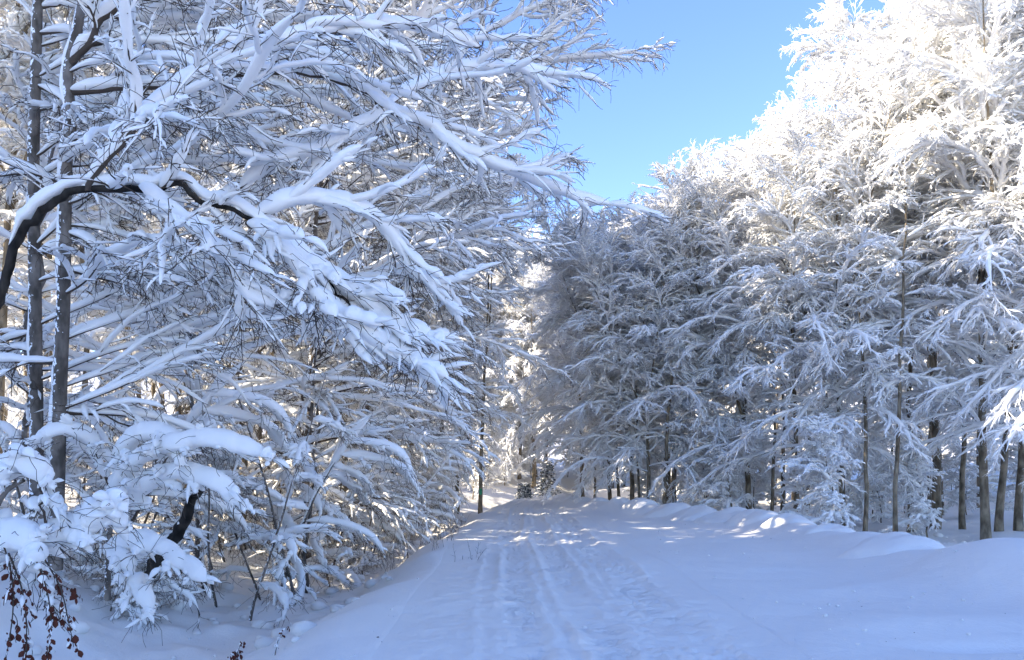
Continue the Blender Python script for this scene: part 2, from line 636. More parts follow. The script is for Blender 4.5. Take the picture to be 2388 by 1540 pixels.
# road: strip along the centre line with ruts and tread
def build_road():
    ys = np.concatenate([np.arange(2.5, 13, 0.035), np.arange(13, 24, 0.07), np.arange(24, 57, 0.2)])
    us = np.linspace(-ROAD_HALF, ROAD_HALF, 200)
    U, Y = np.meshgrid(us, ys)
    X = road_center(Y) + U
    Z = road_base(X, Y)
    e = 1 - sstep(ROAD_HALF - 0.75, ROAD_HALF - 0.15, np.abs(U))
    dirt = np.zeros_like(U)
    d = np.zeros_like(U)
    wob = 0.10 * vnoise(Y, 0 * Y, 6, 1) + 0.03 * vnoise(Y, 0 * Y, 1.5, 2)
    # (offset, half width, depth, tread)
    tracks = [(-0.62, 0.27, 0.038, 1), (0.20, 0.30, 0.042, 1), (-1.05, 0.16, 0.014, 0), (0.66, 0.20, 0.02, .6), (1.08, 0.36, 0.04, .9), (-0.24, 0.10, 0.016, 0)]
    for k, (c, hw, dp, tr) in enumerate(tracks):
        cc = c + wob * (1 if k % 2 else 0.6) + 0.10 * vnoise(Y, 0 * Y, 5.5, 10 + k)
        a = np.abs(U - cc)
        m = 1 - sstep(hw * 0.45, hw * 1.1, a + 0.05 * vnoise(X, Y, 0.3, 70 + k))
        br = 0.5 + 0.6 * vnoise(X, Y, 0.9, 20 + k)
        d -= dp * m * (0.75 + 0.35 * vnoise(X, Y, 1.7, 80 + k))
        rim = np.exp(-((a - hw * 1.15) / 0.07) ** 2)
        d += 0.022 * rim * np.clip(vnoise(X, Y, 0.45, 30 + k) + 0.3, 0, 1)
        if tr:
            ph = Y / 0.085 + 0.5 * np.abs(U - cc) / 0.1 + 1.8 * vnoise(X, Y, 0.45, 3)
            tread = sstep(-0.1, 0.5, np.sin(ph * 2 * np.pi)) * m * np.clip(br * 1.7 - 0.25, 0, 1) * sstep(-0.3, 0.0, vnoise(X, Y, 0.13, 40 + k))
            d -= 0.034 * tr * tread
        if k in (4, 5, 3):
            dirt += np.exp(-((U - cc - hw * 1.05) / 0.06) ** 2) * np.clip(0.15 + 0.9 * vnoise(X, Y, 1.3, 50 + k), 0, 1)
    d += 0.014 * vnoise(X, Y, 0.28, 60) + 0.009 * vnoise(X, Y, 0.10, 61)
    chop = np.clip(vnoise(X, Y, 0.9, 62), 0, 1) * sstep(0.3, 0.9, U) * (1 - sstep(1.4, 1.7, U))
    d += chop * 0.035 * vnoise(X, Y, 0.08, 63)
    Z = Z + d * e - 0.008 + 0.012 * e - 0.06 * sstep(ROAD_HALF - 0.14, ROAD_HALF, np.abs(U))
    V = np.stack([X, Y, Z], -1).reshape(-1, 3)
    nx, ny = U.shape[1], U.shape[0]
    j, i = np.meshgrid(np.arange(ny - 1), np.arange(nx - 1), indexing='ij')
    a = j * nx + i
    q = np.stack([a, a + 1, a + 1 + nx, a + nx], -1).reshape(-1, 4)
    me = make_mesh("road", [(V, q)])
    at_ = me.attributes.new("dirt", 'FLOAT', 'POINT')
    at_.data.foreach_set("value", np.clip(dirt * e, 0, 1).astype(np.float32).ravel())
    return me


def mat_road():
    m = mat_snow("road_snow", bump=0.3, scale=16)
    n, l = m.node_tree.nodes, m.node_tree.links
    b = n["Principled BSDF"]
    a = n.new("ShaderNodeAttribute")
    a.attribute_name = "dirt"
    mx = n.new("ShaderNodeMix")
    mx.data_type = 'RGBA'
    mx.inputs[6].default_value = (0.73, 0.71, 0.68, 1)
    mx.inputs[7].default_value = (0.76, 0.71, 0.65, 1)
    l.new(a.outputs["Fac"], mx.inputs[0])
    l.new(mx.outputs[2], b.inputs["Base Color"])
    return m


structure("road", build_road(), mat_road())


# ------------------------------------------------------------------ snow mounds along the right bank
def build_mound(name, c, rx, ry, h, rot, label, seed):
    rng = np.random.default_rng(seed)
    A = np.linspace(0, 2 * np.pi, 48, endpoint=False)
    Rr = np.concatenate([[0.01], np.linspace(0.08, 1.25, 20)])
    k_ = rng.uniform(.8, 1.25)
    rx, ry, h = rx * k_, ry * rng.uniform(.8, 1.2), h * rng.uniform(.75, 1.2)
    nz = 1 + 0.22 * vnoise(np.cos(A) * 2, np.sin(A) * 2, 1.0, seed)
    x = Rr[:, None] * np.cos(A)[None] * rx * nz[None]
    y = Rr[:, None] * np.sin(A)[None] * ry * nz[None]
    wx = c[0] + x * math.cos(rot) - y * math.sin(rot)
    wy = c[1] + x * math.sin(rot) + y * math.cos(rot)
    bell = np.clip(1 - Rr[:, None] ** 2.4, -0.35, 1)
    bell = np.where(bell > 0, bell ** 0.6, bell * 0.6)
    z = ground_h(wx, wy) - c[2] + h * bell + 0.03 * vnoise(wx, wy, 0.3, seed) + 0.05 * vnoise(wx, wy, 0.7, seed + 3)
    V = np.stack([x, y, z], -1)[None]
    K, S = len(Rr), 48
    me = make_mesh(name, [(V, ring_quads(1, K, S))])
    me.materials.append(M_GROUND)
    o = bpy.data.objects.new(name, me)
    COL.objects.link(o)
    o.location = c
    o.rotation_euler = (0, 0, rot)
    tag(o, label, "snow mound", "rounded snow mounds along the right bank")


MOUNDS = [  # view position of the crest, depth, half length px
    (1325, 1178, 37.5), (1372, 1180, 35.5), (1418, 1184, 33.5), (1462, 1189, 31.5), (1512, 1194, 29.5), (1566, 1200, 27.5),
    (1625, 1206, 25.8), (1690, 1210, 24.2), (1765, 1217, 22.5), (1860, 1224, 20.5), (1985, 1236, 18.0), (2120, 1262, 14.2)]
ORD = ["farthest", "second farthest", "third farthest", "fourth farthest", "fifth farthest", "sixth farthest",
       "sixth nearest", "fifth nearest", "fourth nearest", "third nearest", "second nearest"]
for i, (dx, dy, Y) in enumerate(MOUNDS):
    x, y, z = at(dx, dy, Y)
    near = i == len(MOUNDS) - 1
    g = float(ground_h(x, y))
    h = min(max(0.20, z - g), 0.62 if near else 0.45)
    lab = ("big rounded snow cushion ending the row of mounds on the bank" if near else
           ORD[i] + " low snow mound in the row along the right bank")
    build_mound("snow_mound", (x, y, g), (1.35 if near else 0.88), (0.75 if near else 0.7), h, 0.35 if Y > 24 else 0.15, lab, i)


def gz(x, y):
    return float(ground_h(x, y))



# ------------------------------------------------------------------ right-hand edge trees
def skyline(px):
    """row (1024 px frame) up to which the right-hand and far trees rise"""
    return np.interp(px, [480, 553, 600, 650, 677, 703, 750, 802, 879, 1024], [245, 222, 205, 197, 190, 145, 100, 62, 0, -110])


RP = ((0, .12, .4, .8, 1), (1.05, 1.1, .9, .6, .3))
PR = [beech(11 + i, H=20.0, r=0.15 + 0.02 * (i % 3), nl=48 + 3 * (i % 2), h0=3.6 + 0.6 * (i % 3), llen=5.4 + 0.3 * (i % 2), asym=0.7, detail=0, n2=13, L2=2.0, n3=10, L3=0.62, sw=0.060 + 0.007 * (i % 3),
            el0=25, el1=70, droop0=2.15, droop1=0.35, prof=RP, rmin=(0.008, 0.0055, 0.004), wob=0.11, cover2=1, cover3=.95, n4=3, L4=0.24, snow_twig=.42, a2=.55, a3=.55, droop2=.45).meshes("edge_beech") for i in range(5)]
# slim poles of the inner wood
PP = [beech(31 + i, H=19.0, r=0.13 + 0.03 * i, nl=28, h0=5.0 - 0.8 * i, llen=3.2, asym=0.0, detail=0, n2=10, L2=1.1, n3=7, sw=0.055, stems=1, r_k=0.4,
            rmin=(0.008, 0.006, 0.004), cover2=1, cover3=.95).meshes("pole_beech") for i in range(3)]

# nearly bare poles
PB = [beech(36 + i, H=18.5, r=0.10 + 0.025 * i, nl=17, h0=6.0 - .7 * i, llen=2.6, asym=0.0, detail=0, n2=9, L2=1.2, n3=6, sw=0.055, stems=0, r_k=0.4,
            rmin=(0.008, 0.006, 0.004), cover2=1, cover3=.95, wander=.05).meshes("bare_pole") for i in range(3)]

rngp = random.Random(5)
H_OF = {}
for m_ in PR:
    H_OF[id(m_)] = 20.6
for m_ in PP + PB:
    H_OF[id(m_)] = 19.4


def row_tree(me, x, y, rz, sc, label, group=None, name="beech_tree", fit=False, margin=0.0, **k):
    g = gz(x, y) - 0.05
    if fit:
        px = 512 + x / y * FPX
        top = 0.25 * skyline(px) + 0.75 * skyline(px - 3.6 / y * FPX) + 12 + margin
        zmax = CAM_Z + (HOR - top) / FPX * y
        sc = min(sc, (zmax - g) / H_OF[id(me)])
        if sc < 0.45:
            return None
    return plant_tree(name, me, (x, y, g), rz, sc, label, "tree", group, **k)


EDGE_R = [  # view x, view base y, depth, prototype, scale, label
    (1360, 1172, 45, 0, 1.1, "slender beech standing closest to where the road disappears"),
    (1425, 1186, 40, 1, 1.1, "beech with bare lower trunk behind the far end of the mounds"),
    (1472, 1190, 37.5, 2, 1.1, "straight beech trunk just left of the thick pair at the bank"),
    (1510, 1196, 35, 3, 1.1, "thick beech trunk right behind the snow mounds halfway along the bank"),
    (1565, 1196, 38, 0, 1.1, "beech whose branches hide its trunk beside the thick bank trunk"),
    (1650, 1200, 36, 1, 1.1, "beech drooping snowy sprays to the bank in mid-row"),
    (1745, 1205, 34, 2, 1.1, "beech with fan of hanging snowy branches above the mounds"),
    (1855, 1216, 31.5, 3, 1.1, "beech standing right behind the third mound from the near end"),
    (1970, 1226, 30, 0, 1.1, "beech standing right behind the second mound from the near end"),
    (2178, 1203, 33, 2, 1.1, "tall smooth grey beech trunk bare to well above the forest floor"),
    (2300, 1232, 28, 1, 1.1, "pale beech trunk with long snowy limb reaching down left"),
    (2375, 1215, 30, 3, 1.1, "stout grey beech at the right border of the photo"),
    (2520, 1240, 25, 0, 1.1, "beech beyond the right border stretching branches into view"),
]
used = []
for dx, dy, Y, pi_, sc, lab in EDGE_R:
    x = (dx * 1024 / 2388 - 512) / FPX * Y
    row_tree(PR[pi_], x, Y, math.pi + rngp.uniform(-.5, .5) + 0.25, sc, lab, fit=True)
    used.append((x, Y))


def scatter(n, x0, x1, y0, y1, ok, mind, rnd):
    out, tries = [], 0
    while len(out) < n and tries < 20000:
        tries += 1
        x, y = rnd.uniform(x0, x1), rnd.uniform(y0, y1)
        if not ok(x, y):
            continue
        if any((x - a) ** 2 + (y - b) ** 2 < mind ** 2 for a, b in used):
            continue
        used.append((x, y))
        out.append((x, y))
    return out


inframe = lambda x, y, m=0.06: abs(x / y) < 0.69 + m
for x, y in []:
    pass
for dx, dy, Y, k, lab in [(1385, 1180, 43, 0, "thin pole trunk second from where the road disappears"), (1442, 1188, 39, 1, "slim bare trunk in the close group behind the far mounds"), (1490, 1192, 36, 0, "thin trunk crowding the left side of the thick bank trunk"),
                          (1545, 1198, 34, 2, "slim trunk just right of the thick bank trunk"), (1925, 1222, 33, 1, "thin trunk just left of the beech behind the second nearest mound"), (2015, 1238, 28, 0, "thin pole just right of the beech behind the second nearest mound"),
                          (2092, 1236, 27, 0, "slender pole midway between the second nearest mound and tall grey trunk"), (2122, 1218, 31, 1, "thin pole close on the left of the tall grey trunk"), (2245, 1215, 32, 1, "thin trunk between the tall grey trunk and the pale one"),
                          (2330, 1225, 30, 2, "bare grey trunk between the pale beech and the stout one"), (1800, 1212, 33, 0, "thin pole just left of the beech behind the third nearest mound")]:
    x = (dx * 1024 / 2388 - 512) / FPX * Y
    used.append((x, Y))
    row_tree(PB[k], x, Y, rngp.uniform(0, 6.28), 1.05, lab, fit=True)
for x, y in scatter(32, 5, 50, 32, 66, lambda x, y: inframe(x, y) and x > right_edge(y) + 3.0, 2.2, rngp):
    k = rngp.choice((0, 1, 2, 5, 5, 5, 3, 4))
    me = PB[rngp.randrange(3)] if k == 5 else PP[k] if k < 3 else PR[k - 3]
    row_tree(me, x, y, rngp.uniform(0, 6.28), rngp.uniform(.9, 1.1), "snow-covered beech deep inside the wood right of the road", "beeches inside the wood right of the road", fit=True, margin=14)
# the wood that closes the view beyond the bend
for x, y in scatter(24, -14, 24, 58, 78, lambda x, y: not (left_edge(y) - 1.5 < x < right_edge(y) + 1.5), 2.8, rngp):
    me = PR[rngp.randrange(4)]
    row_tree(me, x, y, rngp.uniform(0, 6.28), rngp.uniform(.95, 1.1), "snow-white beech in the far wood closing off the road", "beeches of the far wood beyond the bend", fit=True)

UP = ((0, .2, .5, .8, 1), (1, 1, .9, .6, .4))
PU = [beech(41 + i, H=5.0, r=0.05, nl=26, h0=.5, llen=1.9, asym=.5, detail=0, n2=9, L2=.7, n3=7, L3=.35, sw=.06, stems=1, el0=15, el1=60, droop0=1.6, droop1=.9,
            prof=UP, rmin=(.008, .007, .004), lean=(.8, 0)).meshes("young_beech") for i in range(3)]
for x, y in scatter(34, 4, 38, 25, 60, lambda x, y: inframe(x, y) and x > right_edge(y) + 4.0, 1.5, rngp):
    plant_tree("young_beech", PU[rngp.randrange(3)], (x, y, gz(x, y)), math.pi + rngp.gauss(0, .7), rngp.uniform(.5, 1.0),
               "low snow-laden young beech between the trunks right of the road", "young tree", "young beeches between the trunks right of the road")
for x, y in scatter(26, -14, 14, 50, 78, lambda x, y: not (left_edge(y) - 1.0 < x < right_edge(y) + 1.0), 1.5, rngp):
    plant_tree("young_beech", PU[rngp.randrange(3)], (x, y, gz(x, y)), rngp.uniform(0, 6.3), rngp.uniform(.6, 1.2),
               "snow-laden young beech at the foot of the far wood beyond the bend", "young tree", "young beeches at the foot of the far wood")
for x, y in scatter(24, -26, -2, 27, 58, lambda x, y: inframe(x, y) and x < left_edge(y) - 3, 1.5, rngp):
    plant_tree("young_beech", PU[rngp.randrange(3)], (x, y, gz(x, y)), rngp.gauss(0, .7), rngp.uniform(.5, 1.0),
               "low snow-laden young beech among the trunks left of the road", "young tree", "young beeches among the trunks left of the road")

# ------------------------------------------------------------------ left-hand trees
LP_ = ((0, .1, .25, .45, .65, .85, 1), (.42, .50, .70, 1.0, 1.0, .7, .3))
PL = [beech(51 + i, H=18.0, r=0.12, nl=34, h0=1.8, llen=6.2, asym=1.1, el0=6, el1=54, droop0=0.55, droop1=0.45, detail=1, n2=13, L2=2.2, n3=8, L3=0.75,
            n4=2, L4=0.34, sw=0.050, snow_twig=0.42, r_k=0.55, prof=LP_, wob=0.10, wander=0.07, cap=8.0, cover2=1, cover3=.7, rmin=(0.009, 0.0055, 0.0035), stems=1,
            a2=.5, a3=.55, droop2=.35, lw=1.25, lh=2.0).meshes("roadside_beech") for i in range(4)]
# slim young trees with an airy lattice of thin branches
PS_ = [beech(61 + i, H=11.5, r=0.055, nl=26, h0=1.4, llen=4.0, asym=.5, el0=5, el1=50, droop0=0.4, droop1=0.5, detail=1, n2=9, L2=1.5, n3=6, L3=0.6,
             n4=2, L4=0.36, sw=0.046, snow_twig=0.42, r_k=0.5, wob=0.12, wander=0.09, cover2=1, cover3=.6, rmin=(0.008, 0.005, 0.0032), stems=0,
             a2=.55, a3=.6, droop2=.3, lw=1.25, lh=2.0).meshes("slim_beech") for i in range(2)]
EDGE_L = [
    (-5.2, 18.8, 1, .10, 1.05, "roadside beech whose twig ends stand out against the blue sky"),
    (-6.4, 22.5, 2, -.2, 1.0, "roadside beech behind the sapling thicket"),
    (-5.4, 26.5, 3, .3, .95, "roadside beech with sprays drooping to the ditch"),
    (-5.2, 31.5, 0, -.3, .9, "roadside beech past the widening of the ditch"),
    (-8.6, 25.0, 0, .4, 1.0, "roadside beech set back behind the drooping row left of the ditch"),
]
for x, y, k, rz, sc, lab in EDGE_L:
    row_tree(PL[k], x, y, rz, sc, lab, bark=M_GREY, wood=M_TWIG)
    used.append((x, y))
for x, y, k, rz, lab in [(-7.6, 12.0, 0, .3, "slim beech with airy lattice of thin white branches behind the two grey trunks"), (-6.0, 14.6, 1, -.4, "slim beech reaching thin level branches over the thicket"),
                         (-4.6, 16.2, 0, 2.5, "slim beech nearest the ditch with thin snow-lined branches")]:
    row_tree(PS_[k], x, y, rz, 1.0, lab, bark=M_GREY, wood=M_TWIG)
    used.append((x, y))
MIDL = [(1120, 1188, 36, 0, "straight pale beech with green paint spot left of the road"),
        (1065, 1180, 40, 1, "thin beech trunk left of the one with green paint spot"),
        (1033, 1178, 42, 2, "bushy double-trunk beech in the clearing left of the road"),
        (995, 1175, 44, 0, "beech trunk half hidden by drooping sprays at the clearing")]
for dx, dy, Y, k, lab in MIDL:
    x = (dx * 1024 / 2388 - 512) / FPX * Y
    e = row_tree(PP[k], x, Y, 0.0 if 'green' in lab[:45] and dx == 1120 else rngp.uniform(0, 6), .85, lab)
    if dx == 1120:
        A_ = np.linspace(-2.3, -0.8, 8)
        zz_ = np.linspace(1.25, 1.6, 5)
        v0 = PP[k]['trunk'].vertices
        co = np.empty(len(v0) * 3)
        v0.foreach_get('co', co)
        co = co.reshape(-1, 3)
        def ring_at(z_):
            rings = co[:22 * 7].reshape(22, 7, 3)
            c_ = rings.mean(1)
            r_ = np.linalg.norm(rings - c_[:, None], axis=2).mean(1)
            return np.array([np.interp(z_, c_[:, 2], c_[:, 0]), np.interp(z_, c_[:, 2], c_[:, 1])]), np.interp(z_, c_[:, 2], r_)
        V_ = np.empty((1, 5, 8, 3))
        for q_, z_ in enumerate(zz_):
            c_, r_ = ring_at(z_)
            V_[0, q_, :, 0] = c_[0] + np.cos(A_) * (r_ + .006)
            V_[0, q_, :, 1] = c_[1] + np.sin(A_) * (r_ + .006)
            V_[0, q_, :, 2] = z_ + .03 * np.sin(A_ * 5)
        part("paint_mark", make_mesh("paint_mark", [(V_, ring_quads(1, 5, 8, closed=False))]), mat_plain("green_paint", (.04, .22, .12)), e)
    used.append((x, Y))
LB = "sunlit snow-covered beech inside the wood left of the road"
LG = "beeches inside the wood left of the road"
for x, y in [(-15.5, 18.8)]:  # extra tree beside the frame, added to keep sun off the road
    used.append((x, y))
    row_tree(PR[rngp.randrange(5)], x, y, rngp.uniform(0, 6.28), 1.0, LB, LG)
for x, y in scatter(24, -25, -6, 18.5, 33, lambda x, y: inframe(x, y) and x < left_edge(y) - 5.5, 1.8, rngp):
    me = PB[rngp.randrange(3)] if rngp.random() < .75 else PP[rngp.randrange(3)]
    row_tree(me, x, y, rngp.uniform(0, 6.28), rngp.uniform(.9, 1.05), LB, LG)
for x, y in scatter(14, -26, -3, 33, 44, lambda x, y: inframe(x, y) and x < left_edge(y) - 5.0, 2.2, rngp):
    k = rngp.choice((0, 1, 2, 0, 1, 3, 4))
    me = PP[k] if k < 3 else PR[k - 3]
    row_tree(me, x, y, rngp.uniform(0, 6.28), rngp.uniform(.9, 1.1), LB, LG)


# ------------------------------------------------------------------ the near trees at the left, limb by limb
def world_tree(name, T, label, base, bark=M_GREY, wood=M_TWIG):
    """tree drawn in world coordinates: origin moved to its base"""
    b = np.array(base)
    for lst in (T.trunk, T.crown, T.snow, T.leaves):
        for k, (v, q) in enumerate(lst):
            lst[k] = (v - b, q)
    e = plant_tree(name, T.meshes(name), tuple(base), 0, 1, label, "tree", None, bark, wood)
    for c in e.children_recursive:
        if c.name.startswith("snow"):
            m = c.modifiers.new("smooth", 'SUBSURF')
            m.levels = m.render_levels = 1
    return e


def hero_limb(T, rng, pts, n, sw, n2, L2, trunk=False, n3=6, L3=0.55, n4=2, L4=0.38, lw=1.3, lh=2.1, cover2=1, cover3=.55, S=8, droop2=.2, t0=0.1, lump1=.25, **k):
    P, R = poly(pts, n)
    P[0, 1:-1] += rng.normal(0, 0.012, (n - 2, 3))
    (T.stem if trunk else T.wood)(P, R, S)
    dress(T, P, R, rng, n2, L2, n3, L3, n4, L4, sw, 8, cover2=cover2, cover3=cover3, lw=lw, lh=lh, snow_twig=.45, droop2=droop2, t0=t0, lump1=lump1,
          rmin=(.007, .0045, .003), a2=.55, a3=.6, **k)
    return P, R


def side_snow(T, P, R, rng, w=0.05, h=0.05):
    """snow plastered on the weather side of a standing stem"""
    N, K, _ = P.shape
    a = np.linspace(0, np.pi, 6)
    lum = np.clip(0.45 + 0.9 * vnoise(P[..., 2], P[..., 0], 0.45, 5) + 0.5 * vnoise(P[..., 2], P[..., 0], 0.14, 6), 0.0, 1)
    d1 = np.array([0.25, -0.97, 0.0])
    d2 = np.array([-0.97, -0.25, 0.0])
    ox = np.cos(a)[None, None, :] * (R * 0.75 * np.minimum(lum + 0.2, 1))[:, :, None]
    oz = (R * 0.45)[:, :, None] + np.sin(a)[None, None, :] * (R * 0.4 + h * lum)[:, :, None] * (lum > 0.03)[:, :, None]
    V = P[:, :, None] + d1 * ox[..., None] + d2 * oz[..., None]
    T.snow.append((V, ring_quads(N, K, 6)))


def sweeping_limbs(T, P, R, rng, n, h0, h1, ln, sw):
    hs = h0 + (h1 - h0) * (np.arange(n) + rng.random(n)) / n
    p, r = limbs_from(P, R, hs, rng.normal(0.05, .38, n), rng.uniform(.05, .6, n), ln * (.65 + .6 * rng.random(n)), 26, .55, .07, rng, .4)
    r = np.clip(r * .6, .006, .017)
    T.wood(p, r, 6)
    dress(T, p, r, rng, 12, 1.3, 6, .55, 2, .36, sw, 8, cover2=1, cover3=.6, snow_twig=.42, rmin=(.006, .0045, .003), lw=1.15, lh=1.9, lump1=.4, a2=.5, a3=.6, droop2=.25, t0=.08)


def side_limbs(T, P, R, rng, n, h0, h1, ln, sw, el=(-.1, .4), droop=.6, n2=8, L2=.9, az=None, **k):
    hs = h0 + (h1 - h0) * (np.arange(n) + rng.random(n)) / n
    if az is None:
        azs = np.where(rng.random(n) < .6, rng.normal(-0.2, .5, n), rng.normal(math.pi + .2, .5, n))
    else:
        azs = rng.normal(az, .5, n)
    p, r = limbs_from(P, R, hs, azs, rng.uniform(el[0], el[1], n), ln * (.5 + .9 * rng.random(n)), 12, droop, .13, rng, .4)
    r = np.clip(r, .008, .03)
    T.wood(p, r, 6)
    dress(T, p, r, rng, n2, L2, 5, .3, 2, .34, sw, 8, cover2=.85, cover3=.5, snow_twig=.45, rmin=(.006, .0045, .003), lh=1.7, lump1=.4, **k)


rng = np.random.default_rng(101)
# trunk A
T = Tree()
P, R = poly([(85, 1330, 9.5, .085), (85, 1000, 9.5, .08), (82, 700, 9.5, .075), (78, 400, 9.5, .068), (84, 150, 9.5, .062), (88, 0, 9.5, .058), (95, -350, 9.6, .04), (110, -700, 9.8, .015)], 90)
T.stem(P, R, 14)
side_snow(T, P, R, rng)
side_limbs(T, P, R, rng, 10, 2.6, 9.5, 1.5, .05)
sweeping_limbs(T, P, R, rng, 13, 2.4, 9.0, 4.2, .042)
world_tree("young_beech", T, "straight slim grey trunk nearest the left border, snow stuck along its side", P[0, 0])
# trunk B
T = Tree()
P, R = poly([(128, 1330, 9.0, .088), (133, 1150, 9, .085), (140, 900, 9, .08), (148, 700, 9, .075), (152, 500, 9, .07), (155, 380, 9, .066), (166, 280, 9, .062), (158, 170, 9, .058), (182, 60, 9, .052), (200, -100, 9, .045), (190, -500, 9.2, .015)], 90)
T.stem(P, R, 14)
side_snow(T, P, R, rng)
side_limbs(T, P, R, rng, 9, 2.2, 8.5, 1.5, .05)
sweeping_limbs(T, P, R, rng, 14, 2.2, 8.6, 4.4, .042)
hero_limb(T, rng, [(164, 150, 9, .045), (215, 95, 8.9, .042), (228, 55, 8.9, .038), (310, 0, 8.8, .03), (420, -60, 8.7, .02)], 16, .06, 8, .7)
hero_limb(T, rng, [(160, 215, 9, .04), (300, 205, 8.9, .036), (440, 196, 8.8, .034), (540, 178, 8.8, .032), (640, 165, 8.8, .03), (730, 176, 8.9, .028), (800, 190, 9, .027), (870, 225, 9, .025), (905, 255, 9.1, .024),
                   (1000, 295, 9.2, .022), (1035, 330, 9.3, .02), (1100, 368, 9.5, .018), (1180, 395, 9.7, .016), (1260, 430, 10, .013), (1340, 462, 10.2, .01), (1430, 478, 10.4, .006)], 60, .062, 26, 1.5)
hero_limb(T, rng, [(905, 255, 9.1, .02), (840, 300, 8.9, .02), (745, 358, 8.7, .018), (650, 380, 8.6, .016), (560, 440, 8.6, .012)], 22, .06, 12, 1.3)
hero_limb(T, rng, [(905, 250, 9.1, .02), (960, 212, 9.3, .02), (1080, 165, 9.6, .018), (1200, 160, 10, .014), (1330, 190, 10.4, .008)], 24, .058, 14, 1.4)
world_tree("young_beech", T, "slightly crooked grey trunk second from the left border, with long white limbs", P[0, 0])
# leaning tree with the dark arched stem
T = Tree()
P, R = hero_limb(T, rng, [(-330, 1300, 7.2, 0.0612), (-200, 1050, 7.1, 0.0540), (-70, 820, 7.1, 0.0504), (0, 690, 7.1, 0.0446), (22, 615, 7.1, 0.0432), (48, 540, 7.12, 0.0403), (88, 500, 7.1, 0.0389), (130, 464, 7.1, 0.0360), (165, 452, 7.1, 0.0360), (225, 440, 7.14, 0.0331), (300, 438, 7.2, 0.0324),
                          (362, 444, 7.2, 0.0310), (400, 430, 7.2, 0.0302), (428, 428, 7.2, 0.0302), (448, 455, 7.25, 0.0274), (470, 474, 7.27, 0.0259), (525, 486, 7.3, 0.0245), (580, 510, 7.35, 0.0216), (650, 560, 7.4, 0.0216), (700, 600, 7.5, 0.0187), (780, 680, 7.6, 0.0158),
                          (860, 745, 7.8, 0.0180), (930, 800, 7.9, 0.0140), (1030, 890, 8.0, 0.0070)], 96, .068, 16, 1.0, trunk=True, lw=.5, lh=1.75, S=12, t0=.50, lift1=1.0)
hero_limb(T, rng, [(575, 520, 7.35, .02), (660, 590, 7.3, .018), (760, 720, 7.4, .016), (860, 790, 7.5, .012), (960, 850, 7.6, .008), (1035, 910, 7.7, .005)], 34, .10, 16, .7, lw=1.1, lh=1.6)
hero_limb(T, rng, [(640, 560, 7.4, .02), (740, 640, 7.6, .018), (830, 700, 7.7, .015), (930, 770, 7.8, .01), (1010, 800, 7.9, .006)], 30, .085, 14, .8)
hero_limb(T, rng, [(206, 446, 7.1, .028), (232, 398, 7.1, .027), (320, 296, 7.2, .026), (420, 206, 7.3, .024), (520, 142, 7.4, .022), (620, 102, 7.5, .020), (720, 82, 7.6, .018), (840, 62, 7.8, .022), (980, 70, 8, .016), (1120, 110, 8.3, .01)], 50, .056, 22, 1.4, lw=1.0)
hero_limb(T, rng, [(590, 505, 7.4, .018), (700, 470, 7.5, .016), (800, 480, 7.7, .014), (900, 540, 7.9, .012), (960, 640, 8.1, .008), (1050, 680, 8.3, .005)], 30, .065, 14, 1.1)
hero_limb(T, rng, [(330, 436, 7.2, .018), (420, 520, 7.0, .016), (520, 600, 7.0, .014), (560, 680, 7.1, .010), (640, 720, 7.2, .006)], 24, .06, 12, .9)
world_tree("leaning_beech", T, "leaning beech whose black stem arches in from the left border under thick snow", P[0, 0], bark=M_DARK)


# ------------------------------------------------------------------ sapling thicket along the ditch
def sapling(seed, h=3.2, r=.03, n=12, ln=1.3, sw=.062, bend=1.2, n2=5, L2=.5):
    g = np.random.default_rng(seed)
    T = Tree()
    P, R = grow(np.array([[0, 0, -.2]]), nrm(np.array([[.18, g.normal(0, .1), 1.0]])), np.array([h]), np.array([r]), 18, bend, .05, g, .15)
    T.stem(P, R, 7)
    T.put_snow(P, R, sw, sw * 1.6, 7, g)
    t = (np.arange(n) + g.random(n)) / n * .8 + .15
    i = (t * 17).astype(int)
    base = P[0, i]
    az = g.normal(0, 1.1, n)
    el = g.uniform(-.2, .6, n)
    d = np.stack([np.cos(az) * np.cos(el), np.sin(az) * np.cos(el), np.sin(el)], -1)
    p, rr = grow(base, d, ln * (.5 + .9 * g.random(n)), np.clip(R[0, i] * .6, .007, .02), 10, 1.2, .12, g, .3)
    T.wood(p, rr, 5)
    dress(T, p, rr, g, n2, L2, 3, .32, 2, .45, sw * .9, 7, cover2=1, cover3=.4, snow_twig=.5, rmin=(.005, .004, .003))
    return T.meshes("sapling")


